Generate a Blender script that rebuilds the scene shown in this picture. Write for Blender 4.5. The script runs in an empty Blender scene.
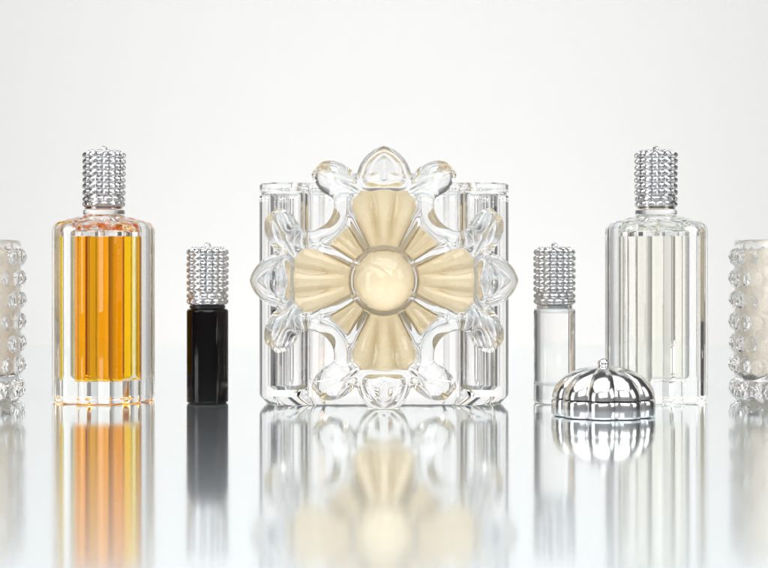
import bpy, math, random
import numpy as np
from mathutils import Vector

# ---------------------------------------------------------------- basics
S = 0.0005                      # modelling unit (half a millimetre) -> metres
D, H, HY = 1500.0, 150.0, 255.0  # camera distance, camera height, eye level row
random.seed(4)
PI = math.pi
scene = bpy.context.scene
C = scene.collection


def link(name, me, mat=None, parent=None, loc=None):
    o = bpy.data.objects.new(name, me)
    C.objects.link(o)
    if mat:
        me.materials.append(mat)
    if parent:
        o.parent = parent
    if loc:
        o.location = Vector(loc) * S
    return o


def thing(name, label, cat, loc, group=None, rz=0):
    o = bpy.data.objects.new(name, None)
    o.empty_display_size = 0.01
    C.objects.link(o)
    o.location = Vector(loc) * S
    o.rotation_euler = (0, 0, rz)
    o['label'] = label
    o['category'] = cat
    if group:
        o['group'] = group
    return o


def mesh(name, vs, fs, smooth=True, angle=35):
    me = bpy.data.meshes.new(name)
    me.from_pydata([tuple(float(c) * S for c in v) for v in vs], [], [tuple(int(i) for i in f) for f in fs])
    me.validate()
    me.update()
    if smooth:
        me.polygons.foreach_set('use_smooth', [True] * len(me.polygons))
        me.set_sharp_from_angle(angle=math.radians(angle))
    return me


class MB:
    """collects shapes that become ONE mesh"""
    def __init__(self):
        self.v, self.f = [], []

    def add(self, vs, fs, off=(0, 0, 0), flip=False):
        n = len(self.v)
        self.v += [(a + off[0], b + off[1], c + off[2]) for a, b, c in vs]
        self.f += [tuple(i + n for i in (reversed(f) if flip else f)) for f in fs]
        return self

    def obj(self, name, mat, parent, smooth=True, angle=35):
        return link(name, mesh(name, self.v, self.f, smooth, angle), mat, parent)


def revolve(prof, n=96, rf=None):
    """profile bottom->top [(r,z)...]; r==0 closes with a pole. rf(theta, r, z) -> radius"""
    vs, fs, rows = [], [], []
    for r, z in prof:
        if r <= 0:
            vs.append((0, 0, z)); rows.append([len(vs) - 1])
        else:
            row = []
            for k in range(n):
                a = 2 * PI * k / n
                q = rf(a, r, z) if rf else r
                vs.append((q * math.cos(a), q * math.sin(a), z)); row.append(len(vs) - 1)
            rows.append(row)
    for A, B in zip(rows, rows[1:]):
        for k in range(n):
            k2 = (k + 1) % n
            if len(A) == 1 and len(B) == 1:
                continue
            if len(A) == 1:
                fs.append((A[0], B[k2], B[k]))
            elif len(B) == 1:
                fs.append((A[k], A[k2], B[0]))
            else:
                fs.append((A[k], A[k2], B[k2], B[k]))
    return vs, fs


def arc(cx, cz, r, a0, a1, n=6, rz=None):
    rz = r if rz is None else rz
    return [(cx + r * math.cos(math.radians(a0 + (a1 - a0) * i / n)), cz + rz * math.sin(math.radians(a0 + (a1 - a0) * i / n))) for i in range(n + 1)]


# ---------------------------------------------------------------- materials
def nt(name):
    m = bpy.data.materials.new(name)
    m.use_nodes = True
    t = m.node_tree
    t.nodes.clear()
    out = t.nodes.new('ShaderNodeOutputMaterial')
    return m, t, out


def glass(name, col=(1, 1, 1), ior=1.5, rough=0.0, absorb=None, dens=0, wave=0.0):
    m, t, out = nt(name)
    g = t.nodes.new('ShaderNodeBsdfGlass')
    g.inputs['Color'].default_value = (*col, 1)
    g.inputs['IOR'].default_value = ior
    g.inputs['Roughness'].default_value = rough
    t.links.new(g.outputs[0], out.inputs['Surface'])
    if wave:
        tc = t.nodes.new('ShaderNodeTexCoord')
        nz = t.nodes.new('ShaderNodeTexNoise')
        nz.inputs['Scale'].default_value = 70
        nz.inputs['Detail'].default_value = 1
        bp = t.nodes.new('ShaderNodeBump')
        bp.inputs['Strength'].default_value = wave
        bp.inputs['Distance'].default_value = 0.002
        t.links.new(tc.outputs['Object'], nz.inputs['Vector'])
        t.links.new(nz.outputs['Fac'], bp.inputs['Height'])
        t.links.new(bp.outputs[0], g.inputs['Normal'])
    if absorb:
        v = t.nodes.new('ShaderNodeVolumeAbsorption')
        v.inputs['Color'].default_value = (*absorb, 1)
        v.inputs['Density'].default_value = dens
        t.links.new(v.outputs[0], out.inputs['Volume'])
    return m


def principled(name, col, metal=0, rough=0.3, noise=0.0, nscale=400, sss=0, bump=0.0):
    m, t, out = nt(name)
    p = t.nodes.new('ShaderNodeBsdfPrincipled')
    p.inputs['Base Color'].default_value = (*col, 1)
    p.inputs['Metallic'].default_value = metal
    p.inputs['Roughness'].default_value = rough
    t.links.new(p.outputs[0], out.inputs['Surface'])
    tc = t.nodes.new('ShaderNodeTexCoord')
    nz = t.nodes.new('ShaderNodeTexNoise')
    nz.inputs['Scale'].default_value = nscale
    nz.inputs['Detail'].default_value = 4
    t.links.new(tc.outputs['Object'], nz.inputs['Vector'])
    if noise:
        mr = t.nodes.new('ShaderNodeMapRange')
        mr.inputs['To Min'].default_value = max(0, rough - noise)
        mr.inputs['To Max'].default_value = rough + noise
        t.links.new(nz.outputs['Fac'], mr.inputs['Value'])
        t.links.new(mr.outputs[0], p.inputs['Roughness'])
    if bump:
        bp = t.nodes.new('ShaderNodeBump')
        bp.inputs['Strength'].default_value = bump
        bp.inputs['Distance'].default_value = 0.0006
        t.links.new(nz.outputs['Fac'], bp.inputs['Height'])
        t.links.new(bp.outputs[0], p.inputs['Normal'])
    if sss:
        p.inputs['Subsurface Weight'].default_value = sss
        p.inputs['Subsurface Radius'].default_value = (0.016, 0.013, 0.010)
        p.inputs['Subsurface Scale'].default_value = 1.0
    return m


M_crystal = glass('crystal', (1, 1, 1), 1.5)
M_bottle = glass('bottle_glass', (1, 1, 1), 1.5, wave=0.02)
M_orange_glass = glass('peach_tinted_glass', (1.0, 0.997, 0.99), 1.5, wave=0.02)
M_orange = glass('amber_perfume', (1, 1, 1), 0.92, absorb=(0.997, 0.917, 0.0), dens=410)
M_pale = glass('pale_perfume', (1, 1, 1), 0.92, absorb=(0.996, 0.97, 0.74), dens=13)
M_clear_liquid = glass('clear_oil', (1, 1, 1), 0.93, absorb=(0.97, 0.95, 0.85), dens=8)
M_black = glass('black_amber_glass', (1, 1, 1), 1.38, absorb=(0.62, 0.3, 0.05), dens=900)
M_silver = principled('silver', (0.80, 0.80, 0.81), 1, 0.2, 0.05)
M_gem = principled('silver_studs', (0.68, 0.68, 0.69), 1, 0.22, 0.05)
M_chrome = principled('chrome', (0.80, 0.80, 0.805), 1, 0.15, 0.06, 300, bump=0.02)
M_collar = principled('collar_metal', (0.86, 0.78, 0.70), 1, 0.2, 0.05)
M_wax = principled('ivory_wax', (0.95, 0.805, 0.54), 0, 0.5, 0.1, 120)
M_wax2 = principled('cream_wax', (1.0, 0.925, 0.80), 0, 0.6, 0.1, 120)
M_wick = principled('wick_cotton', (0.8, 0.76, 0.65), 0, 0.9, 0.05)
M_dark = principled('seal_black', (0.01, 0.009, 0.008), 0, 0.3, 0.05)

# polished pale tabletop: mirror-like at a glancing view, whiter when seen steeper
M_floor, t, out = nt('polished_tabletop')
dif = t.nodes.new('ShaderNodeBsdfDiffuse'); dif.inputs['Color'].default_value = (0.70, 0.765, 0.80, 1)
glo = t.nodes.new('ShaderNodeBsdfGlossy'); glo.inputs['Color'].default_value = (0.955, 0.98, 0.982, 1)
mix = t.nodes.new('ShaderNodeMixShader')
lw = t.nodes.new('ShaderNodeLayerWeight'); lw.inputs['Blend'].default_value = 0.5
fr = t.nodes.new('ShaderNodeValToRGB'); fr.color_ramp.interpolation = 'B_SPLINE'
q = fr.color_ramp.elements
q[0].position = 0.0; q[0].color = (0.2,) * 3 + (1,); q[1].position = 1.0; q[1].color = (1, 1, 1, 1)
for p_, v_ in ((0.76, 0.45), (0.80, 0.70), (0.845, 0.86), (0.89, 0.96)):
    k_ = q.new(p_); k_.color = (v_, v_, v_, 1)
t.links.new(lw.outputs['Facing'], fr.inputs['Fac'])
t.links.new(fr.outputs[0], mix.inputs['Fac'])
t.links.new(dif.outputs[0], mix.inputs[1]); t.links.new(glo.outputs[0], mix.inputs[2])
t.links.new(mix.outputs[0], out.inputs['Surface'])
tc = t.nodes.new('ShaderNodeTexCoord'); mp = t.nodes.new('ShaderNodeMapping')
mp.inputs['Scale'].default_value = (12, 900, 1)
nz = t.nodes.new('ShaderNodeTexNoise'); nz.inputs['Scale'].default_value = 1.0; nz.inputs['Detail'].default_value = 3
r2 = t.nodes.new('ShaderNodeMapRange'); r2.inputs['To Min'].default_value = 0.06; r2.inputs['To Max'].default_value = 0.115
t.links.new(tc.outputs['Object'], mp.inputs['Vector']); t.links.new(mp.outputs[0], nz.inputs['Vector'])
t.links.new(nz.outputs['Fac'], r2.inputs['Value']); t.links.new(r2.outputs[0], glo.inputs['Roughness'])

M_back, t, out = nt('white_paper')
dif = t.nodes.new('ShaderNodeBsdfDiffuse')
nz = t.nodes.new('ShaderNodeTexNoise'); nz.inputs['Scale'].default_value = 3
cr = t.nodes.new('ShaderNodeValToRGB')
cr.color_ramp.elements[0].color = (0.885, 0.88, 0.868, 1); cr.color_ramp.elements[1].color = (0.90, 0.896, 0.886, 1)
t.links.new(nz.outputs['Fac'], cr.inputs['Fac']); t.links.new(cr.outputs[0], dif.inputs['Color'])
t.links.new(dif.outputs[0], out.inputs['Surface'])


# ---------------------------------------------------------------- setting
def slab(name, x0, x1, y0, y1, z0, z1, mat):
    vs = [(x, y, z) for z in (z0, z1) for y in (y0, y1) for x in (x0, x1)]
    fs = [(0, 2, 3, 1), (4, 5, 7, 6), (0, 1, 5, 4), (2, 6, 7, 3), (0, 4, 6, 2), (1, 3, 7, 5)]
    o = link(name, mesh(name, vs, fs, False), mat)
    o['kind'] = 'structure'
    return o


slab('tabletop', -1500, 1500, -1250, 1000, -24, 0, M_floor)
# seamless paper sweep behind the table
pts = [(1004, -500), (1060, -500)]
pts = [(1010, -600), (1200, -590)] + [(1250 + 150 * math.sin(a), -440 - 150 * math.cos(a)) for a in np.linspace(0, PI / 2, 8)] + [(1400, 920)]
vs, fs = [], []
for y, z in pts:
    vs += [(-1000, y, z), (1000, y, z)]
for i in range(len(pts) - 1):
    fs.append((2 * i, 2 * i + 1, 2 * i + 3, 2 * i + 2))
o = link('backdrop', mesh('backdrop', vs, fs), M_back); o['kind'] = 'structure'


# ---------------------------------------------------------------- distance fields -> mesh
def surface_nets(f, lo, hi, h):
    ax = [np.arange(lo[i], hi[i] + h, h) for i in range(3)]
    P = np.stack(np.meshgrid(*ax, indexing='ij'), -1)
    d = f(P)
    ins = d < 0
    n = np.array(d.shape) - 1
    cnt = np.zeros(n); acc = np.zeros((*n, 3))
    cor = [(i, j, k) for i in (0, 1) for j in (0, 1) for k in (0, 1)]
    sl = lambda c: tuple(slice(c[a], n[a] + c[a]) for a in range(3))
    for a in range(3):
        for c in cor:
            if c[a]:
                continue
            c2 = list(c); c2[a] = 1
            d0, d1 = d[sl(c)], d[sl(c2)]
            x = (d0 < 0) != (d1 < 0)
            tt = np.where(x, d0 / np.where(x, d0 - d1, 1), 0)
            p = np.zeros((*n, 3)); p[...] = c
            p[..., a] = tt
            acc += p * x[..., None]; cnt += x
    act = cnt > 0
    idx = -np.ones(n, int); idx[act] = np.arange(act.sum())
    base = np.stack(np.nonzero(act), -1)
    V = np.array(lo) + h * (base + acc[act] / cnt[act][:, None])
    F = []
    for a in range(3):
        b, c = (a + 1) % 3, (a + 2) % 3
        s0 = [slice(None)] * 3; s1 = [slice(None)] * 3
        for q in (b, c):
            s0[q] = slice(1, n[q]); s1[q] = slice(1, n[q])
        s0[a] = slice(0, n[a]); s1[a] = slice(1, n[a] + 1)
        i0, i1 = ins[tuple(s0)], ins[tuple(s1)]
        for cond, flip in ((i0 & ~i1, False), (~i0 & i1, True)):
            e = np.stack(np.nonzero(cond), -1)
            if not len(e):
                continue
            e[:, b] += 1; e[:, c] += 1
            def g(db, dc):
                q = e.copy(); q[:, b] -= db; q[:, c] -= dc
                return idx[q[:, 0], q[:, 1], q[:, 2]]
            quad = np.stack([g(1, 1), g(0, 1), g(0, 0), g(1, 0)], -1)
            F.append(quad[:, ::-1] if flip else quad)
    F = np.concatenate(F)
    def grad(V):
        e = 0.25; G = np.zeros_like(V)
        for a in range(3):
            o_ = np.zeros(3); o_[a] = e
            G[:, a] = (f(V + o_) - f(V - o_)) / (2 * e)
        return G
    for _ in range(3):
        G = grad(V); g2 = (G * G).sum(1)
        st = (f(V) / np.maximum(g2, 0.2))[:, None] * G
        ln = np.linalg.norm(st, axis=1, keepdims=True)
        V = V - st * np.minimum(1, 0.6 * h / np.maximum(ln, 1e-9))
    G = grad(V); N = G / np.maximum(np.linalg.norm(G, axis=1, keepdims=True), 1e-9)
    # outward check
    p = V[F]; fn = np.cross(p[:, 2] - p[:, 0], p[:, 3] - p[:, 1])
    if (fn * N[F].mean(1)).sum() < 0:
        F = F[:, ::-1]
    return V, F, N


def smin(a, b, k):
    hh = np.clip(0.5 + 0.5 * (b - a) / k, 0, 1)
    return b + (a - b) * hh - k * hh * (1 - hh)


def smax(a, b, k):
    return -smin(-a, -b, k)


def sub_mesh(name, V, F, N, sel, mat, parent):
    Fs = F[sel]
    u, inv = np.unique(Fs, return_inverse=True)
    Fs = inv.reshape(Fs.shape)
    me = bpy.data.meshes.new(name)
    me.from_pydata((V[u] * S).tolist(), [], Fs.tolist())
    me.update()
    me.polygons.foreach_set('use_smooth', [True] * len(me.polygons))
    me.normals_split_custom_set_from_vertices(N[u].tolist())
    return link(name, me, mat, parent)


# ---------------------------------------------------------------- studded caps
def stud(a, z, R, w, h, hh):
    """a faceted stone standing on a cylinder of radius R: octagonal girdle, smaller table"""
    vs, fs = [], []
    ca, sa = math.cos(a), math.sin(a)
    for s, e in ((1.0, -0.5), (0.96, 0.1 * hh), (0.68, 0.7 * hh), (0.36, hh)):
        for k in range(8):
            b = PI / 8 + k * PI / 4
            c_, s_ = math.cos(b), math.sin(b)
            x, zz = s * w * c_ * 1.08, s * h * s_ * 1.08
            if s > 0.9:                     # squarer girdle
                x = s * w * max(-0.97, min(0.97, 1.45 * c_)); zz = s * h * max(-0.97, min(0.97, 1.45 * s_))
            q = R + e
            vs.append((q * ca - x * sa, q * sa + x * ca, z + zz))
    for L in (0, 8, 16):
        for k in range(8):
            k2 = (k + 1) % 8
            fs.append((L + k, L + k2, L + 8 + k2, L + 8 + k))
    fs.append(tuple(range(24, 32)))
    return vs, fs


def studded_cap(parent, R, z0, z1, rows, n, band):
    """z0 underside, z1 flat top; finial above"""
    Ri = R - 2.4
    b = MB().add(*revolve([(0, z0), (Ri - 1, z0), (Ri, z0 + 1), (Ri, z1 - 2), (Ri - 2, z1), (0, z1 + 0.8)], 64))
    zb = z0 + band
    pitch = (z1 - zb) / rows
    for r in range(rows):
        for k in range(n):
            a = 2 * PI * (k + random.uniform(-0.04, 0.04)) / n + 0.11
            b.add(*stud(a, zb + (r + 0.5 + random.uniform(-0.04, 0.04)) * pitch, Ri, PI * Ri / n * 1.0, pitch * 0.5, random.uniform(2.5, 3.1)))
    for rr, nn in ((R - 6.5, int(n * 0.66)), (R - 12, int(n * 0.4))):      # stones on the flat top
        for k in range(nn):
            a = 2 * PI * k / nn
            b.add(*revolve([(2.7, 0), (2.5, 1.0), (1.2, 2.0), (0, 2.0)], 8), off=(rr * math.cos(a), rr * math.sin(a), z1 + 0.2))
    cap = b.obj('cap', M_gem, parent, angle=12)
    bb = MB().add(*revolve([(Ri + 0.2, z0 + 0.4), (Ri + 1.0, z0 + 1.0), (Ri + 1.0, z0 + band - 1), (Ri + 0.2, z0 + band - 0.4)], 64))
    n2 = int(n * 0.8)
    for r in range(2):
        for k in range(n2):
            a = 2 * PI * (k + 0.5 * r) / n2
            bb.add(*stud(a, z0 + 1 + (r + 0.5) * (band - 2) / 2, Ri + 0.8, PI * Ri / n2 * 0.98, (band - 2) / 4, 1.9))
    bb.obj('cap_band', M_gem, cap, angle=12)
    MB().add(*revolve([(2.2, z1 + 0.6), (2.2, z1 + 2.0), (3.3, z1 + 3.2), (3.0, z1 + 5.2), (1.4, z1 + 6.4), (0, z1 + 6.6)], 8)).obj('finial', M_gem, cap, angle=12)
    return cap


# ---------------------------------------------------------------- perfume bottles
def perfume_bottle(name, label, px, Y, mglass, mliq, rz):
    s = (D + Y) / D
    t = thing(name, label, 'perfume bottle', ((px - 384) * s, Y, 0), 'tall crystal perfume bottles', rz)
    R = 51 * s
    hz = lambda y: H - (y - HY) * s           # photo row -> height at this depth
    zs, zt = hz(241), hz(216)
    def flute(a, r, z):
        e = min(1.0, r / (R * 0.42))
        return r * (1 + e * (0.10 * abs(math.sin(6 * a)) - 0.10))
    prof = [(0, 1.5), (R * 0.80, 1.5), (R * 0.90, 0.0)] + arc(R - 5, 5, 5, -80, 0, 5)
    prof += [(R, 6 + (hz(231.5) - 6) * i / 4) for i in range(1, 4)]
    prof += arc(R - 12, hz(231.5), 12, 0, 80, 12, hz(221) - hz(231.5)) + [(R - 18, hz(219))]
    prof += [(R - 26, zt - 1.0), (21.5, zt), (19.5, zt + 1), (0, zt + 1)]
    g = MB().add(*revolve(prof, 192, flute))
    zl, zb = hz(237), hz(379)
    ri = 30 * s
    def inner(a, r, z):
        return r * (0.91 + 0.09 * abs(math.cos(6 * a)) ** 0.7)
    # air above the liquid (a hollow inside the glass)
    g.add(*revolve([(0, zl + 0.35), (ri, zl + 0.35), (ri, zl + 4)] + arc(ri - 2, zl + 4, 2, 0, 88, 5, 2) + [(0, zl + 6.4)], 96, inner), flip=True)
    body = g.obj('glass_body', mglass, t, angle=40)
    MB().add(*revolve([(0, zb), (ri - 6, zb)] + arc(ri - 6, zb + 6, 6, -85, 0, 6) + [(ri, zl), (0, zl)], 144, inner)).obj('liquid', mliq, t, angle=40)
    # neck and collar
    zc = hz(208)
    nk = MB().add(*revolve([(0, zt + 1.2), (20.6, zt + 1.2), (21.4, zt + 2.2), (21.2, zc - 2.5), (20, zc - 1.8), (0, zc - 1.8)], 96))
    nk.obj('neck', mglass, t, angle=40)
    MB().add(*revolve([(0, zc - 1.5), (19.4, zc - 1.5), (19.8, zc - 1), (19.8, zc - 0.3), (0, zc - 0.3)], 64)).obj('collar', M_collar, t)
    studded_cap(t, 20.9 * s, zc, hz(152.5), 7, 17, 12.5)
    return t


perfume_bottle('perfume_bottle', 'fluted crystal bottle of amber orange perfume with a studded silver cap', 104, 50, M_orange_glass, M_orange, 0.06)
perfume_bottle('perfume_bottle', 'fluted crystal bottle of pale yellow perfume behind the silver dome lid', 656, 50, M_bottle, M_pale, -0.05)


# ---------------------------------------------------------------- roller bottles
def roller(label, px, Y, black):
    s = (D + Y) / D
    t = thing('roller_bottle', label, 'roller bottle', ((px - 384) * s, Y, 0), 'small roller bottles')
    hz = lambda y: H - (y - HY) * s
    R = 20.8 * s
    zt = hz(308.5)
    g = MB().add(*revolve([(0, 1.6), (R * 0.72, 1.2), (R * 0.82, 0)] + arc(R - 3.2, 3.2, 3.2, -80, 0, 5) + [(R, zt * 0.5), (R, zt - 3)] + arc(R - 3, zt - 3, 3, 0, 80, 5) + [(R - 5, zt + 0.2), (0, zt + 0.2)], 128))
    g.obj('glass_body', M_black if black else M_crystal, t, angle=40)
    ri = R - 3.4
    if not black:
        MB().add(*revolve([(0, hz(384))] + arc(ri - 7, hz(379), 7, -85, 0, 6, 6) + [(ri, zt - 6)] + arc(ri - 3, zt - 6, 3, 0, 85, 4) + [(0, zt - 2.6)], 96)).obj('liquid', M_clear_liquid, t, angle=40)
    MB().add(*revolve([(0, zt + 0.5), (R - 3, zt + 0.5), (R - 3, hz(305.5)), (0, hz(305.5))], 64)).obj('collar', M_dark if black else M_silver, t)
    studded_cap(t, 20.6 * s, hz(305), hz(249), 7, 17, 13)
    return t


roller('small black glass roller bottle with a studded silver cap', 207.5, 22, True)
roller('small clear glass roller bottle with a studded silver cap, beside the dome lid', 554.5, 22, False)


# ---------------------------------------------------------------- silver dome lid
def dome_lid(px, Y):
    s = (D + Y) / D
    t = thing('dome_lid', 'scalloped silver dome lid with a ball knob lying in front of the bottles', 'lid', ((px - 384) * s, Y, 0), None, 0.13)
    R = 53 * s
    zb, zt = 17.0, 46.0
    n = 10
    def gore(a, r, z):
        e = min(1, r / (R * 0.5))
        return r * (1 - 0.115 * e + 0.115 * e * abs(math.cos(n / 2 * a)) ** 0.75)
    MB().add(*revolve([(0, zb - 0.3), (R * 0.92, zb - 0.3)] + arc(0, zb + 0.4, R * 0.985, 0, 62, 16, zt - zb) + arc(0, zb + 0.4, R * 0.985, 66, 86, 8, zt - zb) + [(0, zt)], 240, gore)).obj('dome', M_chrome, t, angle=30)
    MB().add(*revolve([(R * 0.90, 0.0), (R * 0.97, 0.8), (R * 0.995, 2.5), (R * 1.0, 8), (R * 1.0, zb - 2.6), (R * 0.985, zb - 1.3), (R * 0.93, zb - 0.9), (R * 0.9, zb - 0.5)], 240, gore)).obj('band', M_chrome, t, angle=30)
    MB().add(*revolve([(4.5, zt - 3), (8.0, zt - 1.6), (8.2, zt - 0.6), (5.6, zt + 0.3)] + arc(0, zt + 2.6, 5.6, -30, 88, 12, 4.6) + [(0, zt + 7.2)], 48)).obj('knob', M_chrome, t, angle=60)
    return t


dome_lid(603.5, -95)


# ---------------------------------------------------------------- hobnail candles at the frame's edges
def hobnail_candle(label, px, Y, rz):
    s = (D + Y) / D
    t = thing('hobnail_candle', label, 'candle', ((px - 384) * s, Y, 0), 'hobnail glass candles', rz)
    hz = lambda y: H - (y - HY) * s
    R = 58.5 * s
    ztop, zw = hz(240), hz(249)
    n = 21
    rows = [(hz(y), 0.5 * (i % 2), 8.5, 6.0, 8) for i, y in enumerate((257, 278.5, 300, 321.5, 343, 364.5))]
    rows.append((hz(388.5), 0.25, 9.6, 5.5, 6))
    def bumps(a, r, z):
        if r < R - 0.4 or z < 4 or z > ztop - 4:
            return r
        best = 0
        for zc, odd, w_, hh, sides in rows:
            dz = z - zc
            if abs(dz) > w_ * 1.3:
                continue
            da = (a * n / (2 * PI) - odd + 0.5) % 1 - 0.5
            x = da * 2 * PI * R / n
            th = math.atan2(dz, x)
            seg = 2 * PI / sides
            q = math.hypot(x, dz) * math.cos((th % seg) - seg / 2) / (w_ * 0.98)   # faceted outline
            if q < 1:
                best = max(best, hh * math.sqrt(1 - q * q) ** 1.2)
        return r + best
    zs = [5 + (ztop - 8) * i / 210 for i in range(211)]
    prof = [(0, 3), (R - 12, 3), (R - 8, 0), (R - 2.5, 0.3), (R - 0.6, 2.2)] + [(R, z) for z in zs]
    cut = next(i for i, p in enumerate(prof) if p[1] > hz(377))
    top = [(R - 1.2, ztop), (R - 4, ztop), (R - 5, ztop - 2), (R - 5, zw), (0, zw)]
    MB().add(*revolve(prof[cut:] + top, 420, bumps)).obj('glass_jar', M_crystal, t, angle=50)
    MB().add(*revolve(prof[:cut + 1], 420, bumps)).obj('stud_band', M_crystal, t, angle=50)
    rw = 40 * s
    MB().add(*revolve([(0, 28), (rw - 3, 28), (rw, 31), (rw, zw - 3), (rw - 1, zw - 1), (0, zw - 1)], 96)).obj('wax', M_wax2, t, angle=40)
    MB().add(*revolve([(0, zw + 0.2), (1.2, zw + 0.2), (1.1, zw + 6), (0, zw + 6)], 12)).obj('wick', M_wick, t)
    return t


hobnail_candle('hobnail glass candle cut off by the left edge, beside the amber bottle', -39, 45, 0.0)
hobnail_candle('hobnail glass candle cut off by the right edge, beside the pale yellow bottle', 794, 45, 0.1)


# ---------------------------------------------------------------- flower candle block
t = thing('flower_candle', 'large clear crystal candle block with a flower medallion of cream wax on its front', 'candle', (0, 0, 0))
YF = -14.0                        # front plane of the block / back plane of the medallion
HB = 126.0                        # half width of the block
CY = YF + HB + 0.5
RC, CC, SQ = 31.0, HB - 31.0, 118.0


def outline(n):
    P = []
    for k in range(n):
        a = 2 * PI * k / n
        c, s_ = math.cos(a), math.sin(a)
        r = SQ / max(abs(c), abs(s_))
        # square with its corners cut, so that the round columns take them
        m = min(abs(c), abs(s_)) * r
        if m < 70:
            r += 0.9 * math.sin(m / 70 * PI * 4.5) * min(1, (70 - m) / 6)
        r = min(r, 1.30 * SQ / (abs(c) + abs(s_)) * 1.30)
        dd = abs(c) * CC + abs(s_) * CC
        q = dd * dd - (2 * CC * CC - RC * RC)
        if q > 0:
            r = max(r, dd + math.sqrt(q)) if True else r
        P.append((r * c, r * s_))
    return P


NB = 720
OP = outline(NB)
ztop = 222.0
vs, fs = [], []
levels = [(0.0, 0.93), (0.5, 0.945), (8.0, 0.995), (10.0, 1.0), (60, 1.0), (140, 1.0), (ztop - 12.5, 1.0), (ztop - 11, 0.985), (ztop - 9.8, 0.985), (ztop - 8.6, 0.999), (ztop - 1.6, 0.999), (ztop, 0.987)]
for z, q in levels:
    vs += [(x * q, y * q, z) for x, y in OP]
for i in range(len(levels) - 1):
    for k in range(NB):
        k2 = (k + 1) % NB
        fs.append((i * NB + k, i * NB + k2, (i + 1) * NB + k2, (i + 1) * NB + k))
n0 = len(vs)
vs += [(0, 0, 1.0), (0, 0, ztop)]
for k in range(NB):
    fs.append((k, n0, (k + 1) % NB))
    L = (len(levels) - 1) * NB
    fs.append((L + k, L + (k + 1) % NB, n0 + 1))
blk = MB().add(vs, fs, off=(0, CY, 0))
for sx in (-1, 1):                # hollow wells in the four corner columns
    for sy in (-1, 1):
        blk.add(*revolve([(0, 16), (11, 16), (15, 20), (15, ztop - 12), (13.5, ztop - 10.5), (0, ztop - 10.5)], 64), off=(sx * CC, CY + sy * CC, 0), flip=True)
block = blk.obj('glass_block', M_crystal, t, angle=40)
MB().add(*revolve([(0, 70), (36, 70), (41, 75), (41, 186), (39, 190), (0, 190)], 96), off=(0, CY - 30, 0)).obj('wax', M_wax, t, angle=40)

FS = (D + YF - 24) / D            # size at the medallion's depth
FCZ = H - (280.5 - HY) * FS       # height of its centre


def flower(P):
    u, v, w = P[..., 0] / FS, P[..., 2] / FS, -P[..., 1] / FS
    s = np.minimum(np.abs(u), np.abs(v)); tt = np.maximum(np.abs(u), np.abs(v))
    r = np.hypot(u, v); ph = np.arctan2(s, tt)
    # notch circle on the diagonal
    dn = np.hypot(s - 76, tt - 76)
    # plate
    plate2 = smax(smax(r - 108, 28.5 - dn, 4), tt - 106, 4)
    lim = np.clip((r - 34) / 40, 0, 1)
    top = 18.0 + 4.0 * np.abs(np.cos(ph * 11.0)) * lim + 3.0 * np.clip((r - 60) / 40, 0, 1)
    d = smax(plate2, np.abs(w - 1 - top / 2) - top / 2, 3.0)
    # rolled rim round each notch
    tor = np.hypot(dn - 35, (w - 23) * 0.95) - 9.0
    arcmask = np.maximum(0, (s + tt) - 150) * 0.8
    d = smin(d, tor + arcmask, 1.0)
    # radial ribs
    ra = math.radians(29)
    for off in (0,):
        al = s * math.sin(ra) + tt * math.cos(ra)
        la = s * math.cos(ra) - tt * math.sin(ra)
        alc = np.clip(al, 30, 86)
        rib = np.sqrt((al - alc) ** 2 + la ** 2 + (w - 20 - 0.03 * alc) ** 2) - (3.6 + 0.035 * alc)
        d = smin(d, rib, 3.0)
    # leaf curls: tapered round cone from foot to nose
    p_ = (s - 49.5) * 0.90 + (tt - 101.5) * 0.436
    q_ = (tt - 101.5) * 0.90 - (s - 49.5) * 0.436
    keel = np.sqrt(q_ ** 2 + ((w - 21) * 0.95) ** 2 + 1.0)
    lf = np.hypot(p_ * np.where(p_ > 0, 1.0, 0.85), keel + 11.0) - 28.6
    lf = smax(lf, p_ - 22.5 + 0.25 * q_, 2.0)
    lf = lf + 3.2 * np.exp(-((q_ - 3) / 3.2) ** 2) * np.clip((w - 18) / 8, 0, 1)
    d = smin(d, lf, 5.0)
    # petal tips: pointed bulbs with a keel
    R2 = 35.5; cx = R2 - 28.0
    ves = np.sqrt((s + cx) ** 2 + (tt - 100.5) ** 2) - R2
    ves = smax(ves, 88 - tt, 6)
    front = 21 + 8.5 * np.exp(-((ves + 5.5) / 4.2) ** 2) + np.clip(10.5 - 0.85 * s, 0, 20) * np.clip((-ves - 8) / 5, 0, 1)
    tip = smax(ves, (w - front) * 0.75, 5.0)
    tip = smax(tip, 0.5 - w, 3)
    d = smin(d, tip, 3.0)
    # centre boss
    bo = np.sqrt(r ** 2 + (w - 9) ** 2) - 31.6
    bo = bo + 1.3 * np.exp(-((np.hypot(u + 12, v + 3) - 16) / 2.0) ** 2)
    bo = smin(bo, np.hypot(r - 33.0, w - 21.5) - 3.4, 0.5)
    d = smin(d, bo, 0.8)
    d = smax(d, 0.0 - w, 1.5)
    # keep the lowest tip on the table
    d = smax(d, -(P[..., 2] + FCZ - 0.3), 1.0)
    return d * FS


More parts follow.
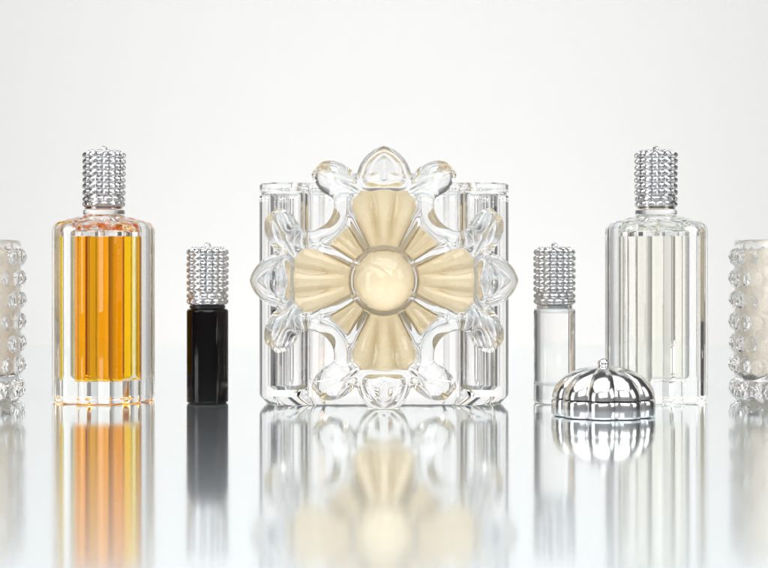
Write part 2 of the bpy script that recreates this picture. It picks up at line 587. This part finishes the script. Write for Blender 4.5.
hstep = 1.25
V, F, N = surface_nets(flower, (-142, -58, -142), (142, 4, 142), hstep)
off = np.array((0, YF - 0.6, FCZ))
cen = V[F].mean(1) / FS
u, v, w = cen[:, 0], cen[:, 2], -cen[:, 1]
s = np.minimum(abs(u), abs(v)); tt = np.maximum(abs(u), abs(v)); r = np.hypot(u, v)
side = np.where(abs(v) >= abs(u), np.where(v > 0, 0, 2), np.where(u > 0, 1, 3))
hand = np.where(abs(v) >= abs(u), u > 0, v > 0).astype(int)
fn = N[F].mean(1)
back = -fn[:, 1] < -0.4
isboss = (r < 36) & ~back
dist_leaf = np.hypot(s - 52, tt - 101)
isleaf = (dist_leaf < 21) & (s > 30) & ~back & ~isboss
istip = (tt > 90) & (s < 30.5) & ~back & ~isleaf & ~isboss
ispet = ~(back | isboss | isleaf | istip)
V2 = V + off
med = sub_mesh('medallion', V2, F, N, back, M_crystal, t)
for q in range(4):
    sub_mesh('petal', V2, F, N, ispet & (side == q), M_crystal, med)
    sub_mesh('petal_tip', V2, F, N, istip & (side == q), M_crystal, med)
    for hnd in (0, 1):
        sub_mesh('leaf_curl', V2, F, N, isleaf & (side == q) & (hand == hnd), M_crystal, med)
sub_mesh('boss', V2, F, N, isboss, M_crystal, med)


def waxflower(P):
    u, v, w = P[..., 0] / FS, P[..., 2] / FS, -P[..., 1] / FS
    s = np.minimum(np.abs(u), np.abs(v)); tt = np.maximum(np.abs(u), np.abs(v)); r = np.hypot(u, v)
    ph = np.arctan2(s, tt)
    dn = np.hypot(s - 76, tt - 76)
    # four petals, broad and round at the end
    pet = np.hypot(np.maximum(np.abs(s) - 10, 0), np.maximum(np.abs(tt - 48) - 22, 0)) - 25
    core = smax(r - 66, 40 - dn, 5)
    d2 = smin(pet, core, 6)
    ra = math.radians(29)
    al = s * math.sin(ra) + tt * math.cos(ra); la = s * math.cos(ra) - tt * math.sin(ra)
    alc = np.clip(al, 38, 100)
    d2 = smax(d2, 0.5 + 0.022 * alc - np.hypot(al - alc, la), 2.5)
    d2 = smax(d2, 1.8 - np.abs(r - 33.5), 1.0)
    lim = np.clip((r - 30) / 30, 0, 1)
    front = 9.5 + 6.5 * (np.abs(np.cos(ph * 11.0)) ** 0.9 * lim + 0.5 * (1 - lim)) - 2.0 * np.clip((35 - r) / 5, 0, 1)
    return smax(d2, np.abs(w - 4 - (front - 4) / 2) - (front - 4) / 2, 2.0) * FS


V, F, N = surface_nets(waxflower, (-106, -18, -106), (106, 0, 106), 1.6)
sub_mesh('wax_flower', V + off, F, N, np.ones(len(F), bool), M_wax, med)

# ---------------------------------------------------------------- light
w = bpy.data.worlds.new("World")
scene.world = w
w.use_nodes = True
t = w.node_tree
t.nodes.clear()
out = t.nodes.new('ShaderNodeOutputWorld'); bg = t.nodes.new('ShaderNodeBackground')
tc = t.nodes.new('ShaderNodeTexCoord'); sx = t.nodes.new('ShaderNodeSeparateXYZ')
cr = t.nodes.new('ShaderNodeValToRGB')
mr = t.nodes.new('ShaderNodeMapRange'); mr.inputs['From Min'].default_value = -1; mr.inputs['From Max'].default_value = 1
e = cr.color_ramp.elements
e[0].position = 0.0; e[0].color = (0.32, 0.32, 0.322, 1)
e[1].position = 1.0; e[1].color = (0.85, 0.85, 0.85, 1)
k = e.new(0.30); k.color = (0.16, 0.16, 0.162, 1)
k = e.new(0.55); k.color = (0.05, 0.05, 0.051, 1)
k = e.new(0.85); k.color = (0.12, 0.12, 0.12, 1)
t.links.new(tc.outputs['Generated'], sx.inputs[0])
t.links.new(sx.outputs['Y'], mr.inputs['Value']); t.links.new(mr.outputs[0], cr.inputs['Fac'])
t.links.new(cr.outputs[0], bg.inputs['Color']); bg.inputs['Strength'].default_value = 1.0
t.links.new(bg.outputs[0], out.inputs['Surface'])


def area(name, loc, target, sx, sy, power, col=(1, 1, 1)):
    l = bpy.data.lights.new(name, 'AREA')
    l.shape = 'RECTANGLE'; l.size = sx * S; l.size_y = sy * S; l.energy = power; l.color = col
    o = bpy.data.objects.new(name, l); C.objects.link(o)
    o.location = Vector(loc) * S
    o.rotation_euler = (Vector(target) - Vector(loc)).to_track_quat('-Z', 'Y').to_euler()
    return o


area('overhead_softbox', (0, -350, 1150), (0, 0, 60), 1800, 1000, 4.4, (1, 0.995, 0.985))
area('front_fill', (150, -1750, 1080), (0, 0, 120), 1900, 900, 4.9)  # added fill light high behind the camera, brightens the wax
area('left_softbox', (-1250, -700, 480), (0, 0, 120), 500, 900, 1.2)
area('right_fill', (1250, -600, 620), (0, 0, 120), 500, 800, 0.9)  # side fill added to lift the right candle and the lid
area('backdrop_lamp', (0, 420, 1700), (0, 1400, 100), 1700, 500, 1.0)
area('backdrop_low_lamp', (0, 1060, -320), (0, 1400, 200), 1500, 120, 0.62)

# ---------------------------------------------------------------- camera, render settings
cam = bpy.data.cameras.new('camera')
co = bpy.data.objects.new('camera', cam); C.objects.link(co)
co.location = Vector((0, -D, H)) * S
co.rotation_euler = (PI / 2, 0, 0)
cam.sensor_width = 36
cam.lens = 36 * D / 768
cam.shift_y = -(284 - HY) / 768
cam.clip_start = 0.01; cam.clip_end = 100
scene.camera = co
scene.view_settings.view_transform = 'Standard'
scene.view_settings.look = 'None'
scene.view_settings.exposure = 0
cy = scene.cycles
cy.max_bounces = 28; cy.transmission_bounces = 24; cy.glossy_bounces = 10; cy.diffuse_bounces = 4
cy.volume_bounces = 0
cy.caustics_reflective = True; cy.caustics_refractive = True
cy.blur_glossy = 0.5
cy.use_denoising = True
cy.denoising_input_passes = 'RGB'
cy.sample_clamp_indirect = 15
